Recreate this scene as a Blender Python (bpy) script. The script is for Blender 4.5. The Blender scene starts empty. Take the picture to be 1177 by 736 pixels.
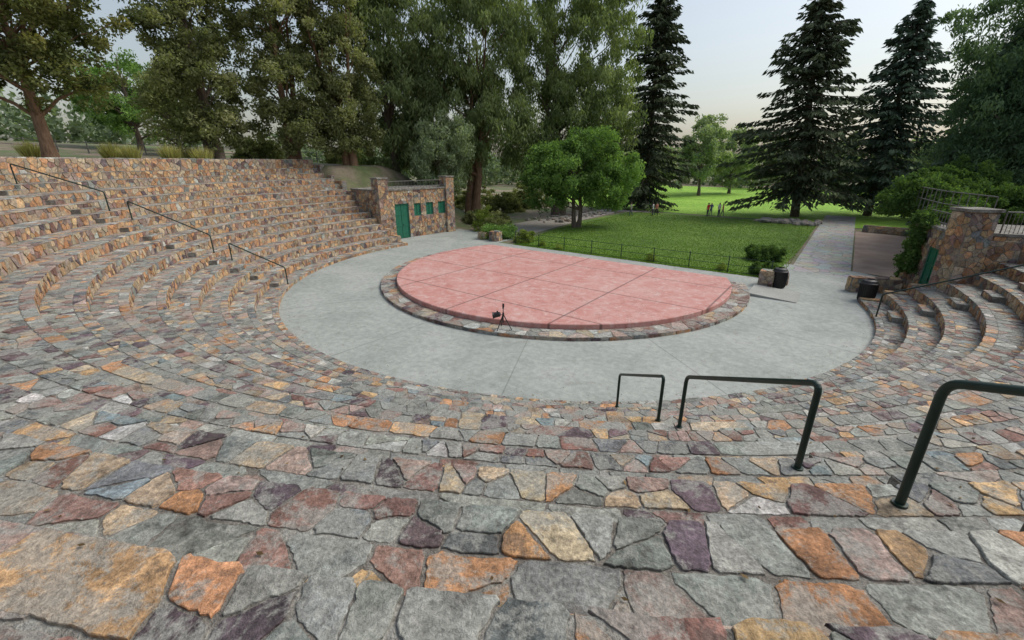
import bpy, math, random, time
import numpy as np
from mathutils import Vector, Matrix, noise
T0=time.time()
random.seed(11); rng=np.random.default_rng(11)
R_=random.random; U_=random.uniform
scene=bpy.context.scene
coll=scene.collection
CX,CY=2.8,25.8
AX=math.radians(53)
tx,ty=math.sin(AX),-math.cos(AX)
nx,ny=math.cos(AX),math.sin(AX)
def W(s,d): return (CX+s*tx+d*nx, CY+s*ty+d*ny)
FRAME=Matrix.Translation((CX,CY,0))@Matrix.Rotation(AX-math.pi/2,4,'Z')
def sd(x,y):
    dx,dy=x-CX,y-CY
    return dx*tx+dy*ty, dx*nx+dy*ny
def sstep(e0,e1,x):
    k=max(0.,min(1.,(x-e0)/(e1-e0))); return k*k*(3-2*k)

# ------------------------------------------------------------ materials
def newmat(name):
    m=bpy.data.materials.new(name); m.use_nodes=True
    nt=m.node_tree; nt.nodes.clear()
    out=nt.nodes.new('ShaderNodeOutputMaterial')
    b=nt.nodes.new('ShaderNodeBsdfPrincipled')
    nt.links.new(b.outputs[0],out.inputs[0])
    return m,nt,b,out
def N(nt,typ,**kw):
    n=nt.nodes.new(typ)
    for k,v in kw.items(): setattr(n,k,v)
    return n
def noise_n(nt,co,scale,detail=6,rough=.6,dist=0.):
    n=N(nt,'ShaderNodeTexNoise'); n.inputs['Scale'].default_value=scale
    n.inputs['Detail'].default_value=detail; n.inputs['Roughness'].default_value=rough
    n.inputs['Distortion'].default_value=dist
    nt.links.new(co,n.inputs['Vector']); return n.outputs['Fac']
def ramp(nt,fac,stops):
    r=N(nt,'ShaderNodeValToRGB'); cr=r.color_ramp
    while len(cr.elements)<len(stops): cr.elements.new(.5)
    for e,(p,c) in zip(cr.elements,stops):
        e.position=p; e.color=(*c,1) if len(c)==3 else c
    nt.links.new(fac,r.inputs[0]); return r.outputs[0]
def g(v): return (v,v,v)
def mix(nt,a,b,fac,mode='MIX'):
    m=N(nt,'ShaderNodeMix'); m.data_type='RGBA'; m.blend_type=mode
    for sock,val in ((m.inputs[6],a),(m.inputs[7],b),(m.inputs[0],fac)):
        if isinstance(val,(int,float)): sock.default_value=val
        elif isinstance(val,tuple): sock.default_value=(*val,1)
        else: nt.links.new(val,sock)
    return m.outputs[2]
def math_n(nt,op,a,b=None):
    m=N(nt,'ShaderNodeMath'); m.operation=op
    for i,v in enumerate((a,b)):
        if v is None: continue
        if isinstance(v,(int,float)): m.inputs[i].default_value=v
        else: nt.links.new(v,m.inputs[i])
    return m.outputs[0]
def bump(nt,b,h,strength=.5,dist=.02):
    bm=N(nt,'ShaderNodeBump'); bm.inputs['Strength'].default_value=strength
    bm.inputs['Distance'].default_value=dist
    nt.links.new(h,bm.inputs['Height']); nt.links.new(bm.outputs[0],b.inputs['Normal'])
def coords(nt,kind='Object'):
    return N(nt,'ShaderNodeTexCoord').outputs[kind]
def geo_pos(nt): return N(nt,'ShaderNodeNewGeometry').outputs['Position']

def stone_mat(name='flagstone',lich=.72,bs=.7):
    m,nt,b,o=newmat(name); co=geo_pos(nt)
    at=N(nt,'ShaderNodeAttribute'); at.attribute_name='Col'
    n1=noise_n(nt,co,6,6,.75,.25)
    c=mix(nt,at.outputs['Color'],ramp(nt,n1,[(.3,g(.38)),(.5,g(.95)),(.7,g(1.6))]),1.,'MULTIPLY')
    n2=noise_n(nt,co,2.7,6,.8,.3)
    c=mix(nt,c,(.29,.29,.26),ramp(nt,n2,[(.47,g(0)),(.54,g(lich))]))
    c=mix(nt,c,(.10,.085,.075),ramp(nt,n2,[(.36,g(.55)),(.43,g(0))]))
    n3=noise_n(nt,co,34,4,.8)
    c=mix(nt,c,ramp(nt,n3,[(.3,g(.4)),(.52,g(1.)),(.72,g(1.6))]),.85,'MULTIPLY')
    nt.links.new(c,b.inputs['Base Color']); b.inputs['Roughness'].default_value=.82
    b.inputs['Specular IOR Level'].default_value=.3
    h=math_n(nt,'ADD',math_n(nt,'MULTIPLY',n1,1.8),math_n(nt,'MULTIPLY',n3,.55))
    bump(nt,b,h,bs,.028); return m
def mortar_mat(name='mortar',k=1.):
    m,nt,b,o=newmat(name); co=geo_pos(nt)
    n1=noise_n(nt,co,2.7,6,.8,.3); n3=noise_n(nt,co,45,3,.75)
    c=ramp(nt,n1,[(.32,(.10*k,.085*k,.07*k)),(.48,(.20*k,.185*k,.16*k)),(.6,(.33*k,.325*k,.29*k))])
    c=mix(nt,c,ramp(nt,n3,[(.3,g(.45)),(.7,g(1.35))]),.85,'MULTIPLY')
    nt.links.new(c,b.inputs['Base Color']); b.inputs['Roughness'].default_value=.95
    bump(nt,b,math_n(nt,'ADD',n3,n1),.8,.03); return m
def concrete_mat():
    m,nt,b,o=newmat('concrete'); co=coords(nt)
    n1=noise_n(nt,co,.35,7,.6,.4); n2=noise_n(nt,co,4,6,.75); n3=noise_n(nt,co,60,3,.7)
    c=ramp(nt,n1,[(.3,(.255,.28,.26)),(.5,(.315,.34,.315)),(.7,(.375,.39,.365))])
    c=mix(nt,c,ramp(nt,n2,[(.3,g(.72)),(.7,g(1.2))]),.9,'MULTIPLY')
    c=mix(nt,c,ramp(nt,n3,[(.35,g(.85)),(.65,g(1.12))]),.8,'MULTIPLY')
    sep=N(nt,'ShaderNodeSeparateXYZ'); nt.links.new(co,sep.inputs[0])
    ang=math_n(nt,'ARCTAN2',sep.outputs[1],sep.outputs[0])
    fr=math_n(nt,'ABSOLUTE',math_n(nt,'SUBTRACT',math_n(nt,'FRACT',math_n(nt,'MULTIPLY',ang,2.2)),.5))
    c=mix(nt,c,ramp(nt,fr,[(0,g(.55)),(.0045,g(1.))]),1.,'MULTIPLY')
    st=noise_n(nt,co,1.1,7,.8,1.5)
    c=mix(nt,c,(.17,.165,.14),ramp(nt,st,[(.55,g(0)),(.68,g(.6))]))
    st2=noise_n(nt,co,.8,7,.75,.6)
    c=mix(nt,c,(.46,.47,.45),ramp(nt,st2,[(.58,g(0)),(.68,g(.4))]))
    nt.links.new(c,b.inputs['Base Color']); b.inputs['Roughness'].default_value=.8
    bump(nt,b,n3,.25,.01); return m
def stage_mat():
    m,nt,b,o=newmat('pink_stage_concrete'); co=coords(nt)
    n1=noise_n(nt,co,.55,7,.7,1.4); n2=noise_n(nt,co,2.6,7,.8,.6); n3=noise_n(nt,co,50,3,.7)
    c=ramp(nt,n1,[(.3,(.42,.165,.14)),(.46,(.48,.225,.195)),(.58,(.51,.275,.245)),(.72,(.54,.36,.33))])
    c=mix(nt,c,(.57,.45,.42),ramp(nt,n2,[(.50,g(0)),(.62,g(.6))]))
    c=mix(nt,c,(.29,.12,.10),ramp(nt,n2,[(.33,g(.6)),(.43,g(0))]))
    c=mix(nt,c,ramp(nt,n3,[(.35,g(.85)),(.65,g(1.12))]),.8,'MULTIPLY')
    sep=N(nt,'ShaderNodeSeparateXYZ'); nt.links.new(co,sep.inputs[0])
    for ax,per,off in ((0,4.6,.5),(1,4.3,.15)):
        f=math_n(nt,'FRACT',math_n(nt,'ADD',math_n(nt,'DIVIDE',sep.outputs[ax],per),off))
        d=math_n(nt,'ABSOLUTE',math_n(nt,'SUBTRACT',f,.5))
        c=mix(nt,c,ramp(nt,d,[(0,g(.3)),(.007,g(.45)),(.013,g(1.))]),.9,'MULTIPLY')
    wv=noise_n(nt,co,.33,7,.62,0.)
    cr_=math_n(nt,'ABSOLUTE',math_n(nt,'SUBTRACT',wv,.5))
    c=mix(nt,c,(.24,.11,.09),ramp(nt,cr_,[(0,g(.85)),(.003,g(0))]))
    nt.links.new(c,b.inputs['Base Color']); b.inputs['Roughness'].default_value=.75
    bump(nt,b,n3,.2,.01); return m
def grass_mat(name,c1,c2,c3):
    m,nt,b,o=newmat(name); co=geo_pos(nt)
    n1=noise_n(nt,co,.16,6,.65,.5); n2=noise_n(nt,co,1.3,7,.8); n3=noise_n(nt,co,14,4,.85)
    c=ramp(nt,n1,[(.35,c1),(.5,c2),(.65,c3)])
    c=mix(nt,c,ramp(nt,n2,[(.32,g(.5)),(.68,g(1.45))]),.9,'MULTIPLY')
    c=mix(nt,c,ramp(nt,n3,[(.3,g(.4)),(.7,g(1.6))]),.9,'MULTIPLY')
    nt.links.new(c,b.inputs['Base Color']); b.inputs['Roughness'].default_value=.9
    bump(nt,b,n3,1.,.1); return m
def ground_mat():
    m,nt,b,o=newmat('ground_dirt_grass'); co=geo_pos(nt)
    n1=noise_n(nt,co,.18,7,.65,.5); n2=noise_n(nt,co,1.6,7,.75); n3=noise_n(nt,co,22,4,.8)
    c=ramp(nt,n1,[(.36,(.26,.20,.15)),(.47,(.19,.16,.11)),(.55,(.12,.14,.06)),(.7,(.09,.15,.045))])
    c=mix(nt,c,ramp(nt,n2,[(.3,g(.6)),(.7,g(1.3))]),.8,'MULTIPLY')
    c=mix(nt,c,ramp(nt,n3,[(.3,g(.6)),(.7,g(1.35))]),.8,'MULTIPLY')
    nt.links.new(c,b.inputs['Base Color']); b.inputs['Roughness'].default_value=.95
    bump(nt,b,n2,.8,.08); return m
def dirt_mat(name='dirt_path',a=(.28,.255,.225),c_=(.38,.35,.31)):
    m,nt,b,o=newmat(name); co=geo_pos(nt)
    n1=noise_n(nt,co,.6,7,.7,.5); n3=noise_n(nt,co,25,4,.8)
    c=ramp(nt,n1,[(.3,a),(.7,c_)])
    c=mix(nt,c,ramp(nt,n3,[(.3,g(.7)),(.7,g(1.25))]),.8,'MULTIPLY')
    nt.links.new(c,b.inputs['Base Color']); b.inputs['Roughness'].default_value=.95
    bump(nt,b,n3,.6,.03); return m
def flag_mat():
    m,nt,b,o=newmat('path_paving'); co=geo_pos(nt)
    vor=N(nt,'ShaderNodeTexVoronoi'); vor.feature='DISTANCE_TO_EDGE'; vor.inputs['Scale'].default_value=1.5; nt.links.new(co,vor.inputs['Vector'])
    v2=N(nt,'ShaderNodeTexVoronoi'); v2.inputs['Scale'].default_value=1.5; nt.links.new(co,v2.inputs['Vector'])
    c=mix(nt,(.32,.32,.295),v2.outputs['Color'],.10)
    c=mix(nt,c,ramp(nt,vor.outputs['Distance'],[(.0,g(.55)),(.06,g(1.))]),1.,'MULTIPLY')
    n3=noise_n(nt,co,6,6,.8); c=mix(nt,c,ramp(nt,n3,[(.3,g(.65)),(.7,g(1.3))]),.8,'MULTIPLY')
    nt.links.new(c,b.inputs['Base Color']); b.inputs['Roughness'].default_value=.9
    bump(nt,b,n3,.5,.02); return m
def paint_mat(name,col,rough=.4,metal=0.):
    m,nt,b,o=newmat(name); co=coords(nt)
    n=noise_n(nt,co,6,5,.7)
    c=mix(nt,tuple(col),ramp(nt,n,[(.3,g(.7)),(.7,g(1.3))]),.9,'MULTIPLY')
    nt.links.new(c,b.inputs['Base Color']); b.inputs['Roughness'].default_value=rough
    b.inputs['Metallic'].default_value=metal
    bump(nt,b,noise_n(nt,co,80,3),.15,.004); return m
def bark_mat(name='bark',a=(.06,.045,.034),b_=(.20,.155,.12)):
    m,nt,b,o=newmat(name); co=geo_pos(nt)
    mp=N(nt,'ShaderNodeMapping'); mp.inputs['Scale'].default_value=(6,6,1.2); nt.links.new(co,mp.inputs[0])
    n=noise_n(nt,mp.outputs[0],1.5,5,.7,.5)
    nt.links.new(ramp(nt,n,[(.3,a),(.7,b_)]),b.inputs['Base Color']); b.inputs['Roughness'].default_value=.95
    bump(nt,b,n,1.,.06); return m
def leaf_mat(name='leaves',tr=.3):
    m=bpy.data.materials.new(name); m.use_nodes=True; nt=m.node_tree; nt.nodes.clear()
    o=nt.nodes.new('ShaderNodeOutputMaterial'); b=nt.nodes.new('ShaderNodeBsdfDiffuse')
    at=N(nt,'ShaderNodeAttribute'); at.attribute_name='Col'
    nt.links.new(at.outputs['Color'],b.inputs[0])
    if tr==0:
        nt.links.new(b.outputs[0],o.inputs[0]); return m
    t=N(nt,'ShaderNodeBsdfTranslucent')
    c=mix(nt,at.outputs['Color'],(1.4,1.5,.65),1.,'MULTIPLY'); nt.links.new(c,t.inputs[0])
    ms=N(nt,'ShaderNodeMixShader'); ms.inputs[0].default_value=tr
    nt.links.new(b.outputs[0],ms.inputs[1]); nt.links.new(t.outputs[0],ms.inputs[2]); nt.links.new(ms.outputs[0],o.inputs[0])
    return m
M_STONE=stone_mat(); M_STONEW=stone_mat('wall_stone',.3,.7); M_MORT=mortar_mat(); M_CONC=concrete_mat(); M_STAGE=stage_mat()
M_LAWN=grass_mat('lawn_grass',(.075,.145,.02),(.11,.20,.026),(.16,.26,.04))
M_LAWN_LIT=grass_mat('lit_field_grass',(.17,.34,.026),(.22,.41,.034),(.27,.45,.058))  # far lawn: brightness of light and distance painted into the grass colour
M_GROUND=ground_mat(); M_PATH=dirt_mat(); M_FLAGPATH=flag_mat()
M_DIRT=dirt_mat('bare_dirt',(.25,.18,.14),(.38,.30,.25))
M_RAIL=paint_mat('dark_green_paint',(.006,.026,.018),.45); M_DOOR=paint_mat('green_door_paint',(.012,.13,.075),.5)
M_BLACK=paint_mat('black_plastic',(.014,.014,.015),.5); M_IRON=paint_mat('iron_railing',(.12,.115,.105),.6)
M_BARK=bark_mat(); M_BARK2=bark_mat('reddish_bark',(.12,.065,.038),(.30,.19,.12)); M_LEAF=leaf_mat('leaves',.35); M_NEEDLE=leaf_mat('needles',0)

# ------------------------------------------------------------ mesh builder
class MB:
    def __init__(s): s.v=[];s.f=[];s.m=[];s.c=[]
    def add(s,vs,fs,mat=0,col=(.5,.5,.5)):
        o=len(s.v); s.v.extend(vs)
        for f in fs: s.f.append([i+o for i in f]); s.m.append(mat); s.c.append(col)
    def box(s,x0,y0,z0,x1,y1,z1,mat=0,col=(.5,.5,.5)):
        s.add([(x0,y0,z0),(x1,y0,z0),(x1,y1,z0),(x0,y1,z0),(x0,y0,z1),(x1,y0,z1),(x1,y1,z1),(x0,y1,z1)],
              [(0,3,2,1),(4,5,6,7),(0,1,5,4),(1,2,6,5),(2,3,7,6),(3,0,4,7)],mat,col)
    def tube(s,pts,r,seg=10,mat=0,col=(.5,.5,.5),caps=True):
        V,F=tube_np(pts,r if hasattr(r,'__len__') else [r]*len(pts),seg)
        s.add([tuple(v) for v in V],[list(f) for f in F],mat,col)
        if caps:
            n=len(pts); o=len(s.v)-n*seg
            s.f.append([o+i for i in range(seg)][::-1]); s.m.append(mat); s.c.append(col)
            s.f.append([o+(n-1)*seg+i for i in range(seg)]); s.m.append(mat); s.c.append(col)
    def build(s,name,mats,smooth=False,parent=None,mw=None):
        me=bpy.data.meshes.new(name); me.from_pydata(s.v,[],s.f)
        for m in mats: me.materials.append(m)
        me.polygons.foreach_set('material_index',s.m)
        a=me.attributes.new('Col','FLOAT_COLOR','FACE')
        arr=np.ones((len(s.f),4),np.float32); arr[:,:3]=np.array(s.c,np.float32); a.data.foreach_set('color',arr.ravel())
        if smooth: me.polygons.foreach_set('use_smooth',[True]*len(s.f))
        me.update()
        ob=bpy.data.objects.new(name,me); coll.objects.link(ob)
        if parent: ob.parent=parent
        if mw is not None: ob.matrix_world=mw
        return ob
def tube_np(pts,rad,seg=8):
    P=np.array(pts,float); n=len(P); V=np.zeros((n,seg,3))
    T=np.gradient(P,axis=0); T/=np.linalg.norm(T,axis=1)[:,None]+1e-9
    up=np.array((0,0,1.)) if abs(T[0][2])<.9 else np.array((1.,0,0))
    a=np.cross(T[0],up); a/=np.linalg.norm(a)
    th=np.linspace(0,2*np.pi,seg,endpoint=False)
    for i in range(n):
        a=a-T[i]*a.dot(T[i]); a/=np.linalg.norm(a)+1e-9; b=np.cross(T[i],a)
        V[i]=P[i]+rad[i]*(np.cos(th)[:,None]*a+np.sin(th)[:,None]*b)
    F=[]
    for i in range(n-1):
        for j in range(seg):
            k=(j+1)%seg; F.append((i*seg+j,i*seg+k,(i+1)*seg+k,(i+1)*seg+j))
    return V.reshape(-1,3),np.array(F)
def rounded(pts,r=.12,k=5):
    pts=[Vector(p) for p in pts]; out=[pts[0]]
    for i in range(1,len(pts)-1):
        p=pts[i]; a=(pts[i-1]-p); b=(pts[i+1]-p); rr=min(r,a.length*.45,b.length*.45)
        a=p+a.normalized()*rr; b=p+b.normalized()*rr
        for j in range(k+1):
            t=j/k; out.append(a*(1-t)**2+p*2*t*(1-t)+b*t*t)
    out.append(pts[-1]); return out
def empty(name):
    e=bpy.data.objects.new(name,None); coll.objects.link(e); e.empty_display_size=.3; return e

# ------------------------------------------------------------ stone patches
def clip(poly,mx,my,qx,qy):
    out=[]; n=len(poly)
    dv=[(p[0]-mx)*qx+(p[1]-my)*qy for p in poly]
    for i in range(n):
        j=(i+1)%n; a,b=dv[i],dv[j]
        if a<=0: out.append(poly[i])
        if (a<0)!=(b<0) and a!=b:
            t=a/(a-b)
            if 0<t<1: out.append((poly[i][0]+t*(poly[j][0]-poly[i][0]),poly[i][1]+t*(poly[j][1]-poly[i][1])))
    return out
def cells(w,h,cx,cy,drop=.22,jit=.44):
    nxc=max(1,round(w/cx)); nyc=max(1,round(h/cy)); ax=w/nxc; ay=h/nyc
    seeds={}
    for i in range(nxc):
        for j in range(nyc):
            if R_()<drop and nxc*nyc>3: continue
            seeds[(i,j)]=((i+.5+U_(-jit,jit)+(.5 if j%2 else 0)*.5)*ax,(j+.5+U_(-jit,jit))*ay)
    for (i,j),(x,y) in seeds.items():
        if not(0<x<w and 0<y<h): continue
        r=3.2*max(ax,ay)
        poly=[(max(0,x-r),max(0,y-r)),(min(w,x+r),max(0,y-r)),(min(w,x+r),min(h,y+r)),(max(0,x-r),min(h,y+r))]
        nb=[]
        for di in range(-3,4):
            for dj in range(-3,4):
                q=seeds.get((i+di,j+dj))
                if q and (di or dj): nb.append(((q[0]-x)**2+(q[1]-y)**2,q))
        nb.sort()
        mr=max((p[0]-x)**2+(p[1]-y)**2 for p in poly)
        for d2,q in nb:
            if d2*.25>mr: break
            poly=clip(poly,(x+q[0])/2,(y+q[1])/2,q[0]-x,q[1]-y)
            if len(poly)<3: break
            mr=max((p[0]-x)**2+(p[1]-y)**2 for p in poly)
        if len(poly)>=3: yield poly
def stone(mb,poly,fn,h,col,gap,detail,mat=1,rough=.005,tilt=.03):
    n=len(poly); gx=sum(p[0] for p in poly)/n; gy=sum(p[1] for p in poly)/n
    A=abs(sum(poly[i][0]*poly[(i+1)%n][1]-poly[(i+1)%n][0]*poly[i][1] for i in range(n)))/2
    if A<.003: return
    q=[]
    for p in poly:
        dx,dy=gx-p[0],gy-p[1]; L=math.hypot(dx,dy)+1e-6; k=min(.45,gap*1.35/L); q.append((p[0]+dx*k,p[1]+dy*k))
    qq=[]
    for p in q:
        if not qq or math.hypot(p[0]-qq[-1][0],p[1]-qq[-1][1])>.025: qq.append(p)
    if len(qq)<3: return
    if detail>1:
        c=[]; m=len(qq)
        for i in range(m):
            a,b=qq[i],qq[(i+1)%m]; k=U_(.05,.18)
            c.append((a[0]*(1-k)+b[0]*k,a[1]*(1-k)+b[1]*k)); k=U_(.05,.18); c.append((a[0]*k+b[0]*(1-k),a[1]*k+b[1]*(1-k)))
        qq=c; q2=[]
        for i in range(len(qq)):
            a,b=qq[i],qq[(i+1)%len(qq)]; q2.append((a[0]+U_(-.006,.006),a[1]+U_(-.006,.006))); L=math.hypot(b[0]-a[0],b[1]-a[1]); m=int(L/.03)
            bow=U_(-.09,.04)
            for k in range(1,m+1):
                t=k/(m+1); o=bow*t*(1-t)*4*L*.6
                ex,ey=(b[1]-a[1])/(L+1e-6),-(b[0]-a[0])/(L+1e-6)
                q2.append((a[0]+(b[0]-a[0])*t+ex*o+U_(-.006,.006),a[1]+(b[1]-a[1])*t+ey*o+U_(-.006,.006)))
        qq=q2
    else:
        c=[]; m=len(qq); k=.14
        for i in range(m):
            a,b=qq[i],qq[(i+1)%m]
            c.append((a[0]*(1-k)+b[0]*k,a[1]*(1-k)+b[1]*k)); c.append((a[0]*k+b[0]*(1-k),a[1]*k+b[1]*(1-k)))
        qq=[(p[0]+U_(-rough,rough),p[1]+U_(-rough,rough)) for p in c]
    m=len(qq)
    sx,sy=U_(-tilt,tilt),U_(-tilt,tilt)
    rings=[(-.012,1.)]
    L0=math.sqrt(A)
    if detail>1: rings+= [(h*.75,1.-.002/L0),(h,1.-.010/L0)]
    else: rings+= [(h,1.-.012/L0)]
    vs=[]
    for hh,sc in rings:
        for p in qq:
            x=gx+(p[0]-gx)*sc; y=gy+(p[1]-gy)*sc
            k=hh+((p[0]-gx)*sx+(p[1]-gy)*sy if hh>0 else 0)
            vs.append(fn(x,y,k))
    fs=[]
    for r in range(len(rings)-1):
        for i in range(m):
            j=(i+1)%m; fs.append((r*m+i,r*m+j,(r+1)*m+j,(r+1)*m+i))
    fs.append([(len(rings)-1)*m+i for i in range(m)])
    mb.add(vs,fs,mat,col)
GREY=[(.20,.215,.195),(.26,.275,.25),(.16,.17,.17),(.30,.305,.27),(.23,.24,.215)]
PURP=[(.12,.085,.10),(.15,.105,.11),(.10,.075,.085)]
MAR=[(.23,.125,.10),(.18,.105,.09),(.26,.155,.125)]
ORA=[(.48,.26,.13),(.38,.20,.10),(.51,.33,.17)]
TAN=[(.43,.33,.22),(.47,.37,.25),(.36,.27,.18)]
PINK=[(.34,.245,.205),(.29,.21,.175),(.39,.30,.25)]
LIGHT=[(.47,.46,.42),(.40,.41,.38)]
BLUE=[(.21,.26,.27)]
def pick(wts):
    fam=random.choices([GREY,PURP,MAR,ORA,TAN,PINK,LIGHT,BLUE],wts)[0]; c=random.choice(fam); k=U_(.72,1.25)
    return (c[0]*k*U_(.95,1.05),c[1]*k,c[2]*k*U_(.95,1.05))
P_FG=[58,11,9,6,4,6,3,3]; P_MID=[44,9,10,7,8,16,5,1]; P_LEFT=[36,4,8,7,12,25,8,0]
P_RISE=[4,3,10,40,31,11,1,0]; P_WALL=[5,3,15,38,26,12,1,0]; P_RING=[14,10,28,9,8,16,15,0]
def patch(mb,fn,w,h,cx,cy,wts,hs=(.008,.028),gap=.012,drop=.22,detail=1,wfn=None,dfn=None,mat=1,jit=.44,tilt=.03):
    for poly in cells(w,h,cx,cy,drop,jit):
        gx=sum(p[0] for p in poly)/len(poly); gy=sum(p[1] for p in poly)/len(poly)
        dt=dfn(gx,gy) if dfn else detail
        if dt==0: continue
        stone(mb,poly,fn,U_(*hs),pick(wfn(gx,gy) if wfn else wts),gap,dt,mat,tilt=tilt)
def stone_box(mb,x0,y0,z0,x1,y1,z1,c=.26,wts=P_WALL,top=True,sides='fblr'):
    mb.box(x0,y0,z0,x1,y1,z1,0)
    cy=c*.75
    H=z1-z0
    if 'f' in sides: patch(mb,lambda u,v,h:(x0+u,y0-h,z0+v),x1-x0,H,c,cy,wts)
    if 'b' in sides: patch(mb,lambda u,v,h:(x1-u,y1+h,z0+v),x1-x0,H,c,cy,wts)
    if 'r' in sides: patch(mb,lambda u,v,h:(x1+h,y0+u,z0+v),y1-y0,H,c,cy,wts)
    if 'l' in sides: patch(mb,lambda u,v,h:(x0-h,y1-u,z0+v),y1-y0,H,c,cy,wts)
    if top: patch(mb,lambda u,v,h:(x0+u,y0+v,z1+h),x1-x0,y1-y0,c*1.4,c*1.2,wts,hs=(.02,.05))

# ------------------------------------------------------------ seating
A0,A1=140.,338.
R0,TR,RS=15.2,.88,.44
ROWS=[(R0+TR*k,.2+RS*k,TR) for k in range(11)]
ROWS.append((R0+TR*11,.2+RS*11,26.6-(R0+TR*11)))
ROWS.append((26.6,5.48,.9)); ROWS.append((27.5,5.92,.9))
seating=empty('stone_amphitheatre_seating')
base=MB(); tr=MB(); ri=MB()
a0,a1=math.radians(A0),math.radians(A1)
NS=160
def P(R,a,z): return (CX+R*math.cos(a),CY+R*math.sin(a),z)
for k,(R,z,dep) in enumerate(ROWS):
    zb=ROWS[k-1][1] if k else -.1
    vs=[];fs=[]
    for i in range(NS+1):
        a=a0+(a1-a0)*i/NS; vs+= [P(R,a,zb),P(R,a,z),P(R+dep+.0,a,z)]
    for i in range(NS):
        o=i*3; fs+= [(o,o+3,o+4,o+1),(o+1,o+4,o+5,o+2)]
    base.add(vs,fs,0)
    Rm=R+dep/2
    def wf(u,v,Rm=Rm,k=k):
        deg=A0+math.degrees(u/Rm)
        if deg<215: return P_LEFT
        if deg<240: return P_MID
        return P_FG if R_()<(.85 if k>=7 else .55) else P_MID
    def wf2(u,v,wf=wf):
        w_=wf(u,v); return w_ if R_()<.82 else P_RISE
    arc=(a1-a0)*Rm
    big=k>=9
    nd=.34 if big else .27
    for (va,vb,cx,cy,dr,ji,ww_) in ((0,nd,.23,nd/(1 if (k%2 and not big) else 1.9),.34,.42,wf2),(nd,dep+.03,.235 if not big else .25,.22 if not big else .23,.38,.47,wf)):
        def dist(u,v,Rm=Rm,R=R,z=z,va=va):
            p=P(R+va+v,a0+u/Rm,z); return math.sqrt(p[0]**2+p[1]**2+(p[2]-6.5)**2)
        def df(u,v,dist=dist): return 2 if dist(u,v)<6 else 1
        def ft(u,v,h,Rm=Rm,R=R,z=z,va=va): return P(R-.045+va+v,a0+u/Rm,z+h)
        patch(tr,ft,arc,vb-va,cx,cy,None,hs=(.006,.018) if va==0 else (.002,.014),gap=.007,drop=dr,wfn=ww_,dfn=df,jit=ji,tilt=.014)
    def fr(u,v,h,R=R,zb=zb): return P(R-h,a0+u/R,max(zb,0)+v)
    patch(ri,fr,(a1-a0)*R,z-max(zb,0)-.01,.25,.19,P_RISE,hs=(.01,.045),gap=.011,drop=.2)
ra,rb,za,zb=28.4,28.9,5.92,6.68
vs=[];fs=[]
for i in range(NS+1):
    a=a0+(a1-a0)*i/NS; vs+= [P(ra,a,za),P(ra,a,zb),P(rb,a,zb),P(rb,a,5.)]
for i in range(NS):
    o=i*4; fs+= [(o,o+4,o+5,o+1),(o+1,o+5,o+6,o+2),(o+2,o+6,o+7,o+3)]
base.add(vs,fs,0)
patch(ri,lambda u,v,h:P(ra-h,a0+u/ra,za+v),(a1-a0)*ra,zb-za,.33,.24,P_RISE,hs=(.01,.05))
patch(tr,lambda u,v,h:P(ra-.03+v,a0+u/ra,zb+h),(a1-a0)*ra,.56,.45,.45,P_LEFT,hs=(.02,.06))
AISLES=(190.5,272.6,328)
for deg in AISLES:
    ac=math.radians(deg)
    for k,(R,z,dep) in enumerate(ROWS):
        if k==0: continue
        zb=ROWS[k-1][1]
        zt=zb+(z-zb)*.5; ww=1.1; rr=R-.40; hw=ww/2/R
        vs=[];fs=[]
        n=4
        for i in range(n+1):
            a=ac-hw+2*hw*i/n; vs+= [P(rr,a,zb),P(rr,a,zt),P(R,a,zt)]
        for i in range(n):
            o=i*3; fs+= [(o,o+3,o+4,o+1),(o+1,o+4,o+5,o+2)]
        fs+= [(0,1,2),(n*3,n*3+2,n*3+1)]
        vs+= [P(R,ac-hw,zb),P(R,ac+hw,zb)]; fs+= [(0,2,(n+1)*3),(n*3,(n+1)*3+1,n*3+2)]
        base.add(vs,fs,0)
        nr=deg==272.6
        patch(tr,lambda u,v,h:P(rr-.03+v,ac-hw+u/R,zt+h),ww,.39,.3,.2,P_FG if deg>200 else P_LEFT,hs=(.004,.014),gap=.006,detail=2 if nr and k>6 else 1,jit=.4,drop=.2,tilt=.012)
        patch(ri,lambda u,v,h:P(rr-h,ac-hw+u/R,zb+v),ww,zt-zb-.01,.3,.2,P_RISE,hs=(.01,.03))
base.build('mortar_steps',[M_MORT],parent=seating)
tr.build('tread_flagstones',[M_MORT,M_STONE],parent=seating)
ri.build('riser_stones',[M_MORT,M_STONEW],parent=seating)
print('seating',time.time()-T0,len(tr.f),len(ri.f))
def seat_z(R):
    z=0
    for (r,zz,d) in ROWS:
        if R>=r: z=zz
    return z
for deg,side in ((A0,-1),(A1,1)):
    mb=MB(); y0,y1=(-.47,-.02) if side<0 else (.02,.47)
    Ra=18.4; R=Ra
    while R<28.7:
        zz=min(6.3,seat_z(R+.6)+(.25 if side<0 else .3))
        if side>0: zz=max(3.3,zz)
        Rn=min(R+TR*2,28.8)
        stone_box(mb,R,y0,0 if R<20 else 1.2,Rn-.004,y1,zz,.28,sides='fb' if R>Ra else 'fbl')
        R=Rn
    mb.build('stone_end_wall',[M_MORT,M_STONEW],mw=Matrix.Translation((CX,CY,0))@Matrix.Rotation(math.radians(deg),4,'Z'))
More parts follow.
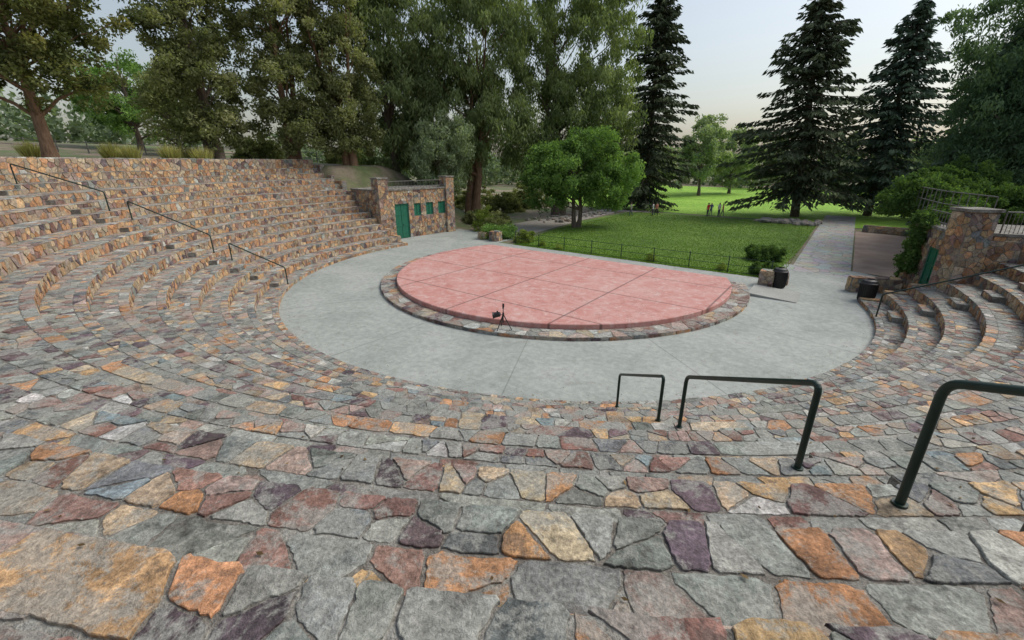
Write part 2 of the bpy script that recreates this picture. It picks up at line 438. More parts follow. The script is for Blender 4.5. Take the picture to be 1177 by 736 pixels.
for deg,side in ((A0,-1),(A1,1)):
    mb=MB(); y0,y1=(-.40,-.02) if side<0 else (.02,.40)
    for k in range(0,4):
        stone_box(mb,R0+TR*k,y0,0,R0+TR*(k+1)-.004 if k<3 else 18.39,y1,ROWS[k][1]+.03,.26,sides='fbl')
    mb.build('stone_row_end',[M_MORT,M_STONEW],mw=Matrix.Translation((CX,CY,0))@Matrix.Rotation(math.radians(deg),4,'Z'))

# ------------------------------------------------------------ terrain
def terr(x,y):
    s,d=sd(x,y); r=math.hypot(s,d); th=math.degrees(math.atan2(y-CY,x-CX))%360
    if th<=60: th+=360
    inr=sstep(A0-.5,A0+.5,th)*(1-sstep(A1-.5,A1+.5,th))
    bowl=max(-.3,min(5.8,(r-R0-1.9)*RS/TR)) if r<28.5 else 5.8+sstep(28.5,30,r)*.5
    if r<R0+1.8: bowl=-.3
    m=sstep(19.5,27,abs(s))*(1-sstep(7,22,d))
    out=6.2*m
    fd=1-sstep(4,34,d)
    far=sstep(30,75,r)*2.6*fd
    z=inr*bowl+(1-inr)*out
    z+=far
    if r>30: z+=noise.noise(Vector((x*.05,y*.05,0)))*.5*sstep(30,60,r)*fd
    hills=sstep(250,900,r)*(10+14*noise.noise(Vector((x*.002,y*.002,3))))
    return z-.03+max(0,hills)
rad=[0,8,13,14.8,15.6,16.4,17.2,18,19,20,21,22,23,24,25,26,27,28,28.7,29.2,30,31.5,33,35,37,40,43,47,52,58,65,75,90,110,140,180,240,330,480,700,1000,1600,2500]
NA=360
tb=MB(); vs=[(CX,CY,-.03)]
for r in rad[1:]:
    for i in range(NA):
        a=math.radians(i); x,y=CX+r*math.cos(a),CY+r*math.sin(a); vs.append((x,y,terr(x,y)))
fs=[(0,1+i,1+(i+1)%NA) for i in range(NA)]
for k in range(len(rad)-2):
    for i in range(NA):
        j=(i+1)%NA; o=1+k*NA; fs.append((o+i,o+NA+i,o+NA+j,o+j))
tb.add(vs,fs); tb.build('ground',[M_GROUND],smooth=True)
def sheet(name,pts,z,mat,mw=FRAME):
    mb=MB(); n=len(pts)
    mb.add([(p[0],p[1],z) for p in pts],[list(range(n))])
    return mb.build(name,[mat],mw=mw)
DL=6.7
am=math.asin(DL/(R0+.1)); pts=[]
for i in range(161):
    a=math.pi-am+(math.pi+2*am)*i/160; pts.append(((R0+.1)*math.cos(a),(R0+.1)*math.sin(a)))
sheet('orchestra_pavement',pts,.012,M_CONC)
sheet('apron_pavement',[(10.6,-4),(17.9,-4),(17.9,9.5),(14.6,12),(10.6,12)],.006,M_CONC)
sheet('apron_pavement',[(-18.2,0),(-10,0),(-10,10.5),(-18.2,10.5)],.006,M_CONC)
sheet('lawn',[(-8.2,DL),(10.5,DL),(10.9,20),(10.9,35),(4,37.5),(-6,38),(-11,36),(-11.5,24),(-10,14)],.004,M_LAWN)
sheet('field',[(-20,40),(10,38.4),(14.5,36),(45,34),(70,60),(60,110),(-60,110),(-40,60)],.002,M_LAWN_LIT)
sheet('stone_path',[(11.1,10),(14.2,10),(14.2,48),(11.1,48)],.009,M_FLAGPATH)
sheet('dirt_path',[(-16.5,9.8),(-10.2,9.8),(-11.6,24),(-12,36),(-7,38.3),(-9,40.2),(-15,37),(-16,24)],-.004,M_PATH)
sheet('bare_dirt',[(14.3,12),(19,11),(24,16),(24,30),(15,33),(14.3,33)],-.002,M_DIRT)
def leaf_quads(Cn,D,Ls,Ws,cols):
    n=len(Cn); rnd=rng.normal(size=(n,3)); S=np.cross(D,rnd); S/=np.linalg.norm(S,axis=1)[:,None]+1e-9
    D=D*Ls[:,None]/2; S=S*Ws[:,None]/2
    V=np.empty((n,4,3)); V[:,0]=Cn-D; V[:,1]=Cn+S-D*.1; V[:,2]=Cn+D; V[:,3]=Cn-S-D*.1
    F=np.arange(n*4).reshape(n,4); return V.reshape(-1,3),F,cols
def quad_obj(name,parts,mats,mw=None):
    Vs=[];Fs=[];Ms=[];Cs=[];o=0
    for V,F,m,c in parts:
        Vs.append(V);Fs.append(F+o);o+=len(V);Ms.append(np.full(len(F),m,np.int32))
        cc=np.ones((len(F),4),np.float32); cc[:,:3]=c; Cs.append(cc)
    V=np.concatenate(Vs).astype(np.float32);F=np.concatenate(Fs).astype(np.int32);M=np.concatenate(Ms);Cc=np.concatenate(Cs)
    me=bpy.data.meshes.new(name); me.vertices.add(len(V)); me.vertices.foreach_set('co',V.ravel())
    me.loops.add(len(F)*4); me.loops.foreach_set('vertex_index',F.ravel())
    me.polygons.add(len(F)); me.polygons.foreach_set('loop_start',np.arange(len(F),dtype=np.int32)*4)
    me.polygons.foreach_set('material_index',M)
    for m in mats: me.materials.append(m)
    a=me.attributes.new('Col','FLOAT_COLOR','FACE'); a.data.foreach_set('color',Cc.ravel())
    me.update(calc_edges=True); ob=bpy.data.objects.new(name,me); coll.objects.link(ob)
    if mw is not None: ob.matrix_world=mw
    return ob
ng=60000
s_=rng.uniform(-10.3,10.9,ng); d_=DL-.05+30*rng.random(ng)**1.6
ok=(s_>-8.4-(d_-DL)*.2); s_,d_=s_[ok],d_[ok]; ng=len(s_)
Ls=rng.uniform(.05,.13,ng); D=np.stack([rng.normal(size=ng)*.5,rng.normal(size=ng)*.5,np.ones(ng)],1); D/=np.linalg.norm(D,axis=1)[:,None]
Cg=np.stack([s_,d_,Ls*.4],1); cg=np.array((.12,.21,.03))*rng.uniform(.6,1.5,(ng,1))
V,F,c=leaf_quads(Cg,D,Ls,np.full(ng,.035),cg); quad_obj('grass',[(V,F,0,c)],[M_LEAF],mw=FRAME)
# leaf litter caught on the steps and pavement
Cl=[];Dl=[];Ll=[]
for i in range(9000):
    if R_()<.85:
        k=random.randrange(0,12); R,z,dep=ROWS[k]
        rr=R+dep-.02-abs(random.gauss(0,.16)) if R_()<.6 else R+U_(0,dep)
        a=math.radians(U_(150,336)); p=P(rr,a,z+.026)
    else:
        a=math.radians(U_(150,330)); rr=R0-.05-abs(random.gauss(0,.5)); p=P(rr,a,.02)
    Cl.append(p); t=U_(0,6.28); Dl.append((math.cos(t),math.sin(t),U_(-.15,.3))); Ll.append(U_(.015,.05))
Cl=np.array(Cl);Dl=np.array(Dl);Ll=np.array(Ll); nl=len(Cl)
S=np.stack([-Dl[:,1],Dl[:,0],rng.uniform(-.4,.4,nl)],1)*Ll[:,None]*.28; Dd=Dl*Ll[:,None]/2
V=np.empty((nl,4,3)); V[:,0]=Cl-Dd;V[:,1]=Cl+S;V[:,2]=Cl+Dd;V[:,3]=Cl-S
quad_obj('fallen_leaves',[(V.reshape(-1,3),np.arange(nl*4).reshape(nl,4),0,np.array((.16,.11,.06))*rng.uniform(.4,1.8,(nl,1)))],[M_LEAF])

# ------------------------------------------------------------ stage
RSg,DS,HS=9.5,4.0,.38
st=MB(); am=math.asin(DS/RSg); arc=[]
for i in range(121):
    a=math.pi-am+(math.pi+2*am)*i/120; arc.append((RSg*math.cos(a),RSg*math.sin(a)))
n=len(arc)
bev=.03
arc2=[(p[0]*(1-bev/RSg),p[1]*(1-bev/RSg)) for p in arc]
vs=[(p[0],p[1],0) for p in arc]+[(p[0],p[1],HS-.03) for p in arc]+[(p[0],p[1],HS) for p in arc2]
fs=[(k*n+i,k*n+(i+1)%n,(k+1)*n+(i+1)%n,(k+1)*n+i) for k in range(2) for i in range(n)]
fs.append([2*n+i for i in range(n)])
st.add(vs,fs); st.build('semicircular_stage',[M_STAGE],mw=FRAME)
rg=MB(); RO=10.35; b0=math.pi-am; b1=2*math.pi+am
def PL(R,a,z): return (R*math.cos(a),R*math.sin(a),z)
vs=[];fs=[]
for i in range(121):
    a=b0+(b1-b0)*i/120; vs+= [PL(RO,a,0),PL(RO,a,.15),PL(RSg-.02,a,.15)]
for i in range(120):
    o=i*3; fs+= [(o,o+3,o+4,o+1),(o+1,o+4,o+5,o+2)]
rg.add(vs,fs,0)
patch(rg,lambda u,v,h:PL(RO+.02-v,b0+u/RO,.15+h),(b1-b0)*RO,.84,.48,.36,P_RING,hs=(.005,.02),gap=.008)
patch(rg,lambda u,v,h:PL(RO+h,b0+u/RO,v),(b1-b0)*RO,.14,.4,.14,P_RING,hs=(.01,.03))
rg.build('stone_stage_step',[M_MORT,M_STONE],mw=FRAME)
M_RAMP=dirt_mat('ramp_concrete',(.27,.275,.25),(.36,.365,.34))
rp=MB()
rp.add([(10.0,2.2,-.02),(10.0,4.3,-.02),(12.2,4.3,-.02),(12.2,2.2,-.02),(10.0,2.2,.16),(10.0,4.3,.16),(12.2,4.3,.04),(12.2,2.2,.04)],
       [(4,7,6,5),(0,3,7,4),(3,2,6,7),(2,1,5,6),(1,0,4,5)]); rp.build('concrete_ramp',[M_RAMP],mw=FRAME)

# ------------------------------------------------------------ handrails
def rail_between(a,b,h=.93,rr=.03):
    mb=MB(); (xa,ya,za),(xb,yb,zb)=a,b
    pts=rounded([(xa,ya,za-.02),(xa,ya,za+h),(xb,yb,zb+h),(xb,yb,zb-.02)],.11,6)
    mb.tube(pts,rr,20)
    for (x,y,z) in (a,b): mb.tube([(x,y,z),(x,y,z+.03)],.05,14)
    return mb.build('metal_handrail',[M_RAIL],smooth=False)
def rp_(deg,R):
    a=math.radians(deg); return (CX+R*math.cos(a),CY+R*math.sin(a),seat_z(R)+.01)
rail_between((2.66,CY-16.18,seat_z(16.18)),(2.72,CY-18.83,seat_z(18.83)))
rail_between((2.74,CY-19.70,seat_z(19.70)),(2.74,CY-22.36,seat_z(22.36)))
rail_between((2.80,CY-23.30,seat_z(23.30)),(2.84,CY-25.5,seat_z(25.5)),h=1.0)
rail_between(rp_(190.5,15.3),rp_(189,18.0)); rail_between(rp_(189,18.8),rp_(188.6,22.3)); rail_between(rp_(188.6,23.2),rp_(188.3,26.9))
rail_between(rp_(328,15.25),rp_(328,20.0),h=1.0)

# ------------------------------------------------------------ buildings
def frame_mat(px,py,dx,dy):
    return Matrix.Translation((px,py,0))@Matrix.Rotation(math.atan2(dy,dx),4,'Z')
def stone_building(name,mw,L,H,dep,openings,pillars,ph,rail=True):
    root=empty(name); root.matrix_world=mw
    def fin(mb,nm,mats,smooth=False):
        ob=mb.build(nm,mats,smooth=smooth); ob.parent=root; return ob
    mb=MB()
    mb.box(0,.14,0,L,dep,H-.02,0)
    xs=sorted(openings,key=lambda o:o[0]); x=0
    rects=[]
    for (xa,xb,za,zb,kind) in xs:
        rects.append((x,xa,0,H)); 
        if za>0: rects.append((xa,xb,0,za))
        rects.append((xa,xb,zb,H)); x=xb
    rects.append((x,L,0,H))
    for (xa,xb,za,zb) in rects:
        if xb-xa<.05: continue
        mb.box(xa,0,za,xb,.14,zb,0)
        patch(mb,lambda u,v,h:(xa+u,-h,za+v),xb-xa,zb-za,.32,.24,P_WALL,hs=(.015,.05))
    patch(mb,lambda u,v,h:(-h,dep-u,v),dep,H,.34,.25,P_WALL)
    patch(mb,lambda u,v,h:(L+h,u,v),dep,H,.34,.25,P_WALL)
    mb.box(-.05,-.10,H,L+.05,dep,H+.12,0)
    fin(mb,'walls',[M_MORT,M_STONEW])
    for (px,w) in pillars:
        pm=MB(); stone_box(pm,px,-.22,0,px+w,w-.22,ph,.3); 
        pm.box(px-.06,-.28,ph+.03,px+w+.06,w-.16,ph+.14,0)
        fin(pm,'pillar',[M_MORT,M_STONEW])
    for (xa,xb,za,zb,kind) in openings:
        d=MB(); d.box(xa+.005,.08,za+.01,xb-.005,.135,zb-.005,0)
        fw=.09
        for (p,q,r,s_) in ((xa+.005,xa+fw,za+.012,zb-.006),(xb-fw,xb-.005,za+.012,zb-.006),(xa+fw,xb-fw,zb-fw,zb-.006),(xa+fw,xb-fw,za+.012,za+fw)):
            d.box(p,.045,r,q,.079,s_,0)
        mid=(xa+xb)/2
        if kind=='door':
            d.box(mid-.03,.05,za+fw,mid+.03,.079,zb-fw,0)
            for zz in (za+(zb-za)*.35,za+(zb-za)*.68): 
                d.box(xa+fw,.055,zz,mid-.03,.079,zz+.09,0); d.box(mid+.03,.055,zz,xb-fw,.079,zz+.09,0)
            d.box(mid+.06,.02,za+1.1,mid+.1,.05,za+1.25,1)
        else:
            d.box(mid-.025,.05,za+fw,mid+.025,.079,zb-fw,0)
        fin(d,kind,[M_DOOR,M_BLACK])
    if rail:
        r=MB(); x0=pillars[0][0]+pillars[0][1]; x1=pillars[-1][0] if len(pillars)>1 else L
        for zz in (H+.28,H+.75): r.tube([(x0,.15,zz),(x1,.15,zz)],.028,8)
        k=int((x1-x0)/.32)
        for i in range(k+1):
            xx=x0+(x1-x0)*i/k; r.tube([(xx,.15,H+.12),(xx,.15,H+.75)],.016,6)
        fin(r,'roof_railing',[M_IRON])
    return root
L=math.hypot(5.5,6.2)
stone_building('stone_stage_house',frame_mat(-11.3,37.8,5.5,6.2),L,4.15,4.2,
   [(1.6,3.05,0,3.0,'door'),(3.65,4.4,1.85,2.95,'window'),(5.0,5.82,1.85,2.95,'window'),(6.44,7.3,1.85,2.95,'window')],[(0,.95),(L-.95,.95)],5.1)
L2=math.hypot(1.5,3.6)
stone_building('stone_stage_house',frame_mat(21.1,22.8,-1.75,-3.7),L2,3.5,4.,
   [(1.9,3.4,0,2.65,'door')],[(0,.5)],3.75)
pm=MB(); stone_box(pm,0,0,0,1.05,1.0,4.5,.30); pm.box(-.08,-.08,4.54,1.13,1.08,4.66,0)
pm.build('stone_pillar',[M_MORT,M_STONEW],mw=frame_mat(19.0,18.35,.93,-.1))
gm=MB()
ar=math.radians(A1)
def pr(R,z,o=.25): return (CX+R*math.cos(ar)-o*math.sin(ar),CY+R*math.sin(ar)+o*math.cos(ar),z)
for (Ra,Rb,zb,zt) in ((19.4,22.2,3.4,4.5),(22.4,27.5,5.6,6.6)):
    for zz in (zb,zt): gm.tube([pr(Ra,zz),pr(Rb,zz)],.03,8)
    k=int((Rb-Ra)/.14)
    for i in range(k+1):
        r=Ra+(Rb-Ra)*i/k; gm.tube([pr(r,zb-.4 if i%8==0 else zb),pr(r,zt)],.012 if i%8 else .03,6)
gm.build('iron_fence',[M_IRON])
um=MB()
pts=[(20.2,19.0),(21.6,22.8),(24,27)]
for zz in (4.5,5.1): um.tube([(p[0]+.3,p[1],zz) for p in pts],.025,8)
for a,b in zip(pts,pts[1:]):
    for i in range(7):
        t=i/6; x=a[0]+(b[0]-a[0])*t+.3; y=a[1]+(b[1]-a[1])*t; um.tube([(x,y,3.5),(x,y,5.1)],.02,6)
um.build('terrace_railing',[M_IRON])
def lowwall(name,s,d,L,w,h,rot=0,c=.3,world=None):
    mb=MB(); stone_box(mb,0,0,0,L,w,h,c); x,y=world or W(s,d)
    return mb.build(name,[M_MORT,M_STONEW],mw=Matrix.Translation((x,y,0))@Matrix.Rotation(AX-math.pi/2+math.radians(rot),4,'Z'))
lowwall('low_stone_wall',0,0,2.3,.5,.75,25,world=(17.9,22.2))
lowwall('stone_pedestal',10.1,4.6,.7,.7,.85); lowwall('stone_pedestal',10.3,5.6,1.1,.5,.6)
lowwall('stone_pedestal',-11.2,6.9,.8,.8,.8); lowwall('stone_pedestal',-12.6,7.0,.8,.6,.6)
lowwall('low_stone_wall',14.8,33.0,8,.6,.6,-8,.4)
fm=MB()
posts=[(-8.4+i*2.35,6.95) for i in range(9)]
for (s,d) in posts:
    fm.tube([(s,d,0),(s,d,1.02)],.028,8); fm.tube([(s,d,1.02),(s,d,1.05)],.04,8)
for zz in (.98,.52,.1): fm.tube([(posts[0][0],posts[0][1],zz),(posts[-1][0],posts[-1][1],zz)],.014,6)
fm.build('wire_fence',[M_RAIL],mw=FRAME)
def trash_can(x,y,h=1.1,r=.36):
    mb=MB(); seg=28
    prof=[(r*.86,0),(r*.88,.04),(r*.90,.06),(r*.98,h*.78),(r*1.05,h*.79),(r*1.05,h*.84),(r*.97,h*.86),(r*.8,h*.95),(r*.45,h*1.0),(r*.43,h*.96),(r*.40,h*.8)]
    vs=[];fs=[]
    for (rr,z) in prof:
        for i in range(seg): a=2*math.pi*i/seg; vs.append((rr*math.cos(a),rr*math.sin(a),z))
    for k in range(len(prof)-1):
        for i in range(seg): j=(i+1)%seg; fs.append((k*seg+i,k*seg+j,(k+1)*seg+j,(k+1)*seg+i))
    fs.append([i for i in range(seg)][::-1]); fs.append([(len(prof)-1)*seg+i for i in range(seg)])
    mb.add(vs,fs)
    for i in range(24):
        a=2*math.pi*i/24; c,s_=math.cos(a),math.sin(a); mb.tube([(r*.93*c,r*.93*s_,.07),(r*1.01*c,r*1.01*s_,h*.77)],.018,5)
    return mb.build('trash_can',[M_BLACK],mw=Matrix.Translation((x,y,.01)))
trash_can(14.6,23.1); trash_can(17.5,20.6)

# ------------------------------------------------------------ tripod with a dark flared piece at its side
tp=MB(); bx,by=-.35,16.35; z0=.175
hub=(bx,by,z0+.62)
for i in range(3):
    a=math.radians(90+120*i+15); f=(bx+.34*math.cos(a),by+.34*math.sin(a),z0+.01)
    mid=tuple((hub[j]+f[j])/2 for j in range(3))
    tp.tube([hub,mid],.022,8); tp.tube([mid,f],.016,8); tp.tube([f,(f[0],f[1],z0)],.024,8)
    tp.tube([(bx,by,z0+.3),mid],.008,6)
tp.tube([(bx,by,z0+.26),(bx,by,z0+.90)],.018,8); tp.tube([(bx,by,z0+.58),(bx,by,z0+.68)],.04,10)
tp.tube([(bx,by,z0+.86),(bx,by,z0+.92)],.035,10)
tp.box(bx-.035,by-.02,z0+.92,bx+.045,by+.02,z0+1.06)
tp.tube([(bx,by,z0+.60),(bx-.12,by,z0+.60)],.014,6)
tp.tube([(bx-.10,by,z0+.62),(bx-.14,by,z0+.62),(bx-.36,by,z0+.58),(bx-.42,by,z0+.57)],[.06,.10,.115,.145],16)
tp.tube([(bx-.22,by,z0+.68),(bx-.24,by,z0+.76)],.03,8)
tp.build('tripod_stand',[M_BLACK])

# ------------------------------------------------------------ vegetation
def unit(n):
    v=rng.normal(size=(n,3)); return v/np.linalg.norm(v,axis=1)[:,None]
def clumpleaves(cent,rc,K,leaf,pal,droop=0.,flat=.8,aspect=.45):
    M=len(cent); tot=M*K
    off=unit(tot)*(rng.random(tot)**.45)[:,None]
    rr=np.repeat(rc,K)[:,None]; off*=rr; off[:,2]*=flat
    if droop>0: off[:,2]-=np.abs(rng.normal(size=tot))*rr[:,0]*droop*.8
    Cn=np.repeat(cent,K,axis=0)+off
    D=unit(tot); D[:,2]-=droop*2.2; D/=np.linalg.norm(D,axis=1)[:,None]
    Ls=leaf*rng.uniform(.6,1.4,tot); Ws=Ls*aspect
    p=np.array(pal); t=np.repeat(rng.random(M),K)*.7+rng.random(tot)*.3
    t+= .12*off[:,2]/rr[:,0]; t=np.clip(t,0,1)  # lower leaves of a clump darker: shade put into leaf colour
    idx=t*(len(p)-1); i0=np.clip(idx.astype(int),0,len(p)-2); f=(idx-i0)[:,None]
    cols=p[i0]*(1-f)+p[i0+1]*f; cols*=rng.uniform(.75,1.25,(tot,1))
    return leaf_quads(Cn,D,Ls,Ws,cols)
def limb(p0,p1,r0,r1,k=7):
    p0,p1=np.array(p0,float),np.array(p1,float); t=np.linspace(0,1,k)[:,None]
    Lg=np.linalg.norm(p1-p0); mid=(p0+p1)/2+np.array((0,0,.18*Lg))+rng.normal(size=3)*.07*Lg
    pts=(1-t)**2*p0+2*t*(1-t)*mid+t*t*p1
    pts[1:-1]+=rng.normal(size=(k-2,3))*.02*Lg
    return tube_np(pts,np.linspace(r0,r1,k),7)
def broad_tree(name,x,y,H,blobs,ncl=160,K=150,leaf=.26,pal=None,droop=0.,tr=.35,trunks=1,crc=(.6,1.2),aspect=.45,bark=None,z=None,lean=(0,0)):
    z=terr(x,y)-.1 if z is None else z
    parts=[]
    vol=np.array([(b[3]*b[4]*b[5])**.8 for b in blobs]); vol=vol/vol.sum()
    cs=[]
    for b,vv in zip(blobs,vol):
        m=max(6,int(ncl*vv)); u=unit(m); rad=rng.uniform(.3,1.,m)**.55
        c=u*rad[:,None]*np.array(b[3:6])+np.array(b[:3]); cs.append(c)
    cent=np.concatenate(cs); 
    cent+=rng.normal(size=cent.shape)*.25
    rc=rng.uniform(crc[0],crc[1],len(cent))
    V,F,c=clumpleaves(cent,rc,K,leaf,pal,droop,aspect=aspect); parts.append((V,F,1,c))
    tops=[]
    for q in range(trunks):
        ox,oy=(0,0) if trunks==1 else (U_(-.7,.7)*tr*2.2,U_(-.7,.7)*tr*2.2)
        top=np.array((lean[0]+ox*2+U_(-.6,.6)*H*.06*trunks,lean[1]+oy*2+U_(-.6,.6)*H*.06*trunks,H*.8))
        k=9; t=np.linspace(0,1,k)[:,None]; base_=np.array((ox,oy,0.))
        pts=base_*(1-t)+top*t; pts[1:,:2]+=np.cumsum(rng.normal(size=(k-1,2))*.02*H*.35,axis=0)
        r=tr*(1-t[:,0]*.85); r[0]*=1.35
        V,F=tube_np(pts,r,10); parts.append((V,F,0,(.5,.5,.5))); tops.append((pts,r))
    sel=rng.choice(len(cent),min(len(cent),34),replace=False)
    for i in sel:
        pts,r=tops[rng.integers(len(tops))]
        zt=cent[i][2]; j=int(np.clip((zt*.75/H/.8)*8,1,8)); 
        V,F=limb(pts[j],cent[i],max(.035,r[j]*.4),.015); parts.append((V,F,0,(.5,.5,.5)))
    return quad_obj(name,parts,[bark or M_BARK,M_LEAF],mw=Matrix.Translation((x,y,z)))
def spruce(name,x,y,H,Rb,pal,z=None,droop=.28,start=.07,dens=1.,lean=(0,0),p=.85):
    z=terr(x,y)-.1 if z is None else z
    parts=[]; k=12; t=np.linspace(0,1,k)[:,None]
    pts=np.concatenate([t*lean[0],t*lean[1],t*H],axis=1); r=.42*(1-t[:,0])+.03
    V,F=tube_np(pts,r*H/22,9); parts.append((V,F,0,(.5,.5,.5)))
    Cs=[];Ds=[];Ls=[];Ts=[]
    zz=H*start
    while zz<H*.985:
        f=zz/H; L0=Rb*(1-f)**p+.25
        if f<start+.1: L0*=.75
        nb=int(6+3*R_())
        a_0=U_(0,6.28)
        for b in range(nb):
            a=a_0+b*6.283/nb+U_(-.35,.35); Lb=L0*U_(.45,1.18); c,s=math.cos(a),math.sin(a)
            zb=zz+U_(-.25,.25); m=max(8,int(Lb*15*dens))
            tt=rng.random(m)**.75
            rr=tt*Lb; hz=zb-droop*rr*(1+.5*tt)+.12*Lb*tt**3+ (f*.35)*rr
            lat=rng.normal(size=m)*.20*min(Lb,5)*(1-.65*tt)*.85
            px=c*rr-s*lat+lean[0]*f; py=s*rr+c*lat+lean[1]*f; pz=hz-np.abs(lat)*.25-rng.random(m)*.34
            Cs.append(np.stack([px,py,pz],1))
            sg=np.sign(lat)
            D=np.stack([c*.9-s*sg*.7,s*.9+c*sg*.7,-.45-.5*rng.random(m)],1)+rng.normal(size=(m,3))*.22; Ds.append(D)
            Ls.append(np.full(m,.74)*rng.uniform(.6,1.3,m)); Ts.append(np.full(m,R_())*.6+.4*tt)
            if Lb>1.2:
                q=np.linspace(0,.9,5)[:,None]; rq=q*Lb
                bp=np.concatenate([c*rq+lean[0]*f,s*rq+lean[1]*f,zb-droop*rq*(1+.5*q)+.12*Lb*q**3+f*.35*rq],1)
                V,F=tube_np(bp,np.linspace(.055,.015,5),5); parts.append((V,F,0,(.5,.5,.5)))
        zz+=U_(.38,.6)*(H/22)*(1.15 if f<.6 else .8)
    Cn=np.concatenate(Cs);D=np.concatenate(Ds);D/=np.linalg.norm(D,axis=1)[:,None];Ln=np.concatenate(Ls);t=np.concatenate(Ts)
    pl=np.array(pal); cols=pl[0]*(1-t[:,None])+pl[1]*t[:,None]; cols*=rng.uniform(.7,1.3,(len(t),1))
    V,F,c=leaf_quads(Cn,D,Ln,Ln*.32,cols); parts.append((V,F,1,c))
    return quad_obj(name,parts,[M_BARK,M_NEEDLE],mw=Matrix.Translation((x,y,z)))
OLIVE=[(.10,.12,.06),(.17,.195,.09),(.26,.28,.135),(.35,.355,.19)]
WILLOW=[(.10,.135,.065),(.165,.21,.10),(.23,.285,.135),(.31,.36,.18)]
DARKJ=[(.05,.064,.030),(.09,.11,.045),(.14,.155,.06),(.24,.225,.085)]
FRESH=[(.08,.14,.05),(.13,.22,.07),(.18,.30,.09),(.26,.39,.14)]
SILV=[(.19,.24,.15),(.26,.32,.20),(.34,.41,.27)]
SPR=[(.045,.062,.042),(.125,.15,.085)]
SPR2=[(.05,.074,.058),(.13,.18,.12)]
broad_tree('juniper_tree',-29,29.2,14,[(0,0,7.5,4.6,4.2,4),(-1,0,11,3.9,3.9,3.2),(2.6,1,9.8,3.,3,2.8),(-3.3,0,6.8,2.6,2.6,2),(1.8,0,5.2,2.8,2.6,1.6)],210,170,.26,DARKJ,tr=.38,bark=M_BARK2,crc=(.5,1.0))
broad_tree('juniper_tree',-33.5,28,14,[(0,0,8,4,4,4),(0,0,12,3,3,3)],130,150,.26,DARKJ,tr=.4,bark=M_BARK2,crc=(.5,1.0))
broad_tree('elm_tree',-46,58,13,[(0,0,7,5,5,4),(1.5,0,4,5,5,2.5),(-4,2,6,4,4,3.5)],150,130,.34,FRESH,tr=.35)
broad_tree('elm_tree',-37,52,10,[(0,0,4.5,4,4,3.4),(0,0,7,2.6,2.6,2)],100,130,.32,OLIVE,tr=.3)
broad_tree('elm_tree',-25.5,40.5,17,[(0,0,6.2,3.6,3.3,3.5),(-.5,0,11,3.8,3.6,4),(.8,0,15,3.2,3,3.4),(0,0,3.2,3,2.6,1.8)],270,170,.29,OLIVE,tr=.36,trunks=2,droop=.2,crc=(.5,1.1))
broad_tree('elm_tree',-20.5,44.5,17,[(0,0,7,4.2,3.8,4),(0,0,12,4.4,4,4),(.5,0,3.4,4,3.4,2.2),(0,0,16.5,3.6,3,3.6)],300,170,.29,OLIVE,tr=.38,trunks=3,droop=.2,crc=(.5,1.1),bark=M_BARK2)
broad_tree('elm_tree',-16.2,46.5,16,[(0,0,5.2,3.6,3.4,3.2),(0,0,9.5,3.4,3.2,3.5),(0,0,2.8,3.2,3.,1.8),(0,0,14,3.4,3.2,3.5)],240,160,.29,OLIVE,tr=.3,trunks=3,droop=.25,crc=(.5,1.05),bark=M_BARK2)
broad_tree('willow_tree',-12.5,52,20,[(0,0,9,5,5,4.6),(0,0,15,5.5,5.5,5),(1.5,0,5.,4.2,3.6,2.6),(-2,0,20,5,5,4),(-1,0,3,3.5,3,1.6)],330,180,.42,WILLOW,tr=.45,trunks=2,droop=.6,aspect=.3,crc=(.6,1.3))
broad_tree('willow_tree',-4.5,53,23,[(-2,0,12,6,5,5),(1,0,18,7,6,5.5),(3,0,11,4.5,4.5,3.6),(-3,-1,7.5,4.4,4,3),(0,0,24,6,6,4)],390,180,.42,WILLOW,tr=.5,trunks=3,droop=.7,aspect=.3,crc=(.6,1.4),bark=M_BARK2)
broad_tree('willow_tree',6.5,58,25,[(-1,0,13,8,6,5.5),(1,0,19,8.5,6,6),(4,0,12,5.5,5,4.5),(-3,0,7.5,5.5,4,3.4),(1,0,25,7.5,6,4),(4,2,6.5,4,4,3)],430,180,.44,WILLOW,tr=.55,trunks=2,droop=.6,aspect=.3,crc=(.7,1.4))
broad_tree('elm_tree',-7.6,47.5,10,[(0,0,5.5,2.8,2.4,2.8),(1.,0,8,2.6,2,2.4)],110,170,.27,SILV,tr=.2,droop=.4,aspect=.35,crc=(.5,.9))
broad_tree('ash_tree',6.6,46.5,9.6,[(-.5,0,5.8,4.6,3.8,2.8),(3.2,0,4.4,3.4,2.9,2.3),(-3,0,4.2,3,2.6,2.1),(1.2,0,8,3.0,2.8,1.8),(-2.6,0,7.2,2.2,2,1.5),(4.2,0,6.6,2,2,1.4)],250,180,.28,FRESH,tr=.25,trunks=2,droop=.25,crc=(.5,1.05))
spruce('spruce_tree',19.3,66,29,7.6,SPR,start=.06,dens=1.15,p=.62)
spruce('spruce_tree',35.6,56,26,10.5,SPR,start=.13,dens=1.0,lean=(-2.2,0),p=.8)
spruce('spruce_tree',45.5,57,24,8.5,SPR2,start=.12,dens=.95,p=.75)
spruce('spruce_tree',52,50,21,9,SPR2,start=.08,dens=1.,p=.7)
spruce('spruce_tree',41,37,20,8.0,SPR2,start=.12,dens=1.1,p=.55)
broad_tree('elm_tree',41,37,20,[(0,0,10,7,6,6),(-3,0,15,5.5,5,5),(-3.5,-1,7,4.6,4,3.5),(2,0,18,6,5,5),(-4,-1,11,4,4,4)],400,170,.34,[(.07,.12,.075),(.11,.17,.10),(.16,.235,.135)],tr=.5,droop=.5,aspect=.3,crc=(.6,1.3))
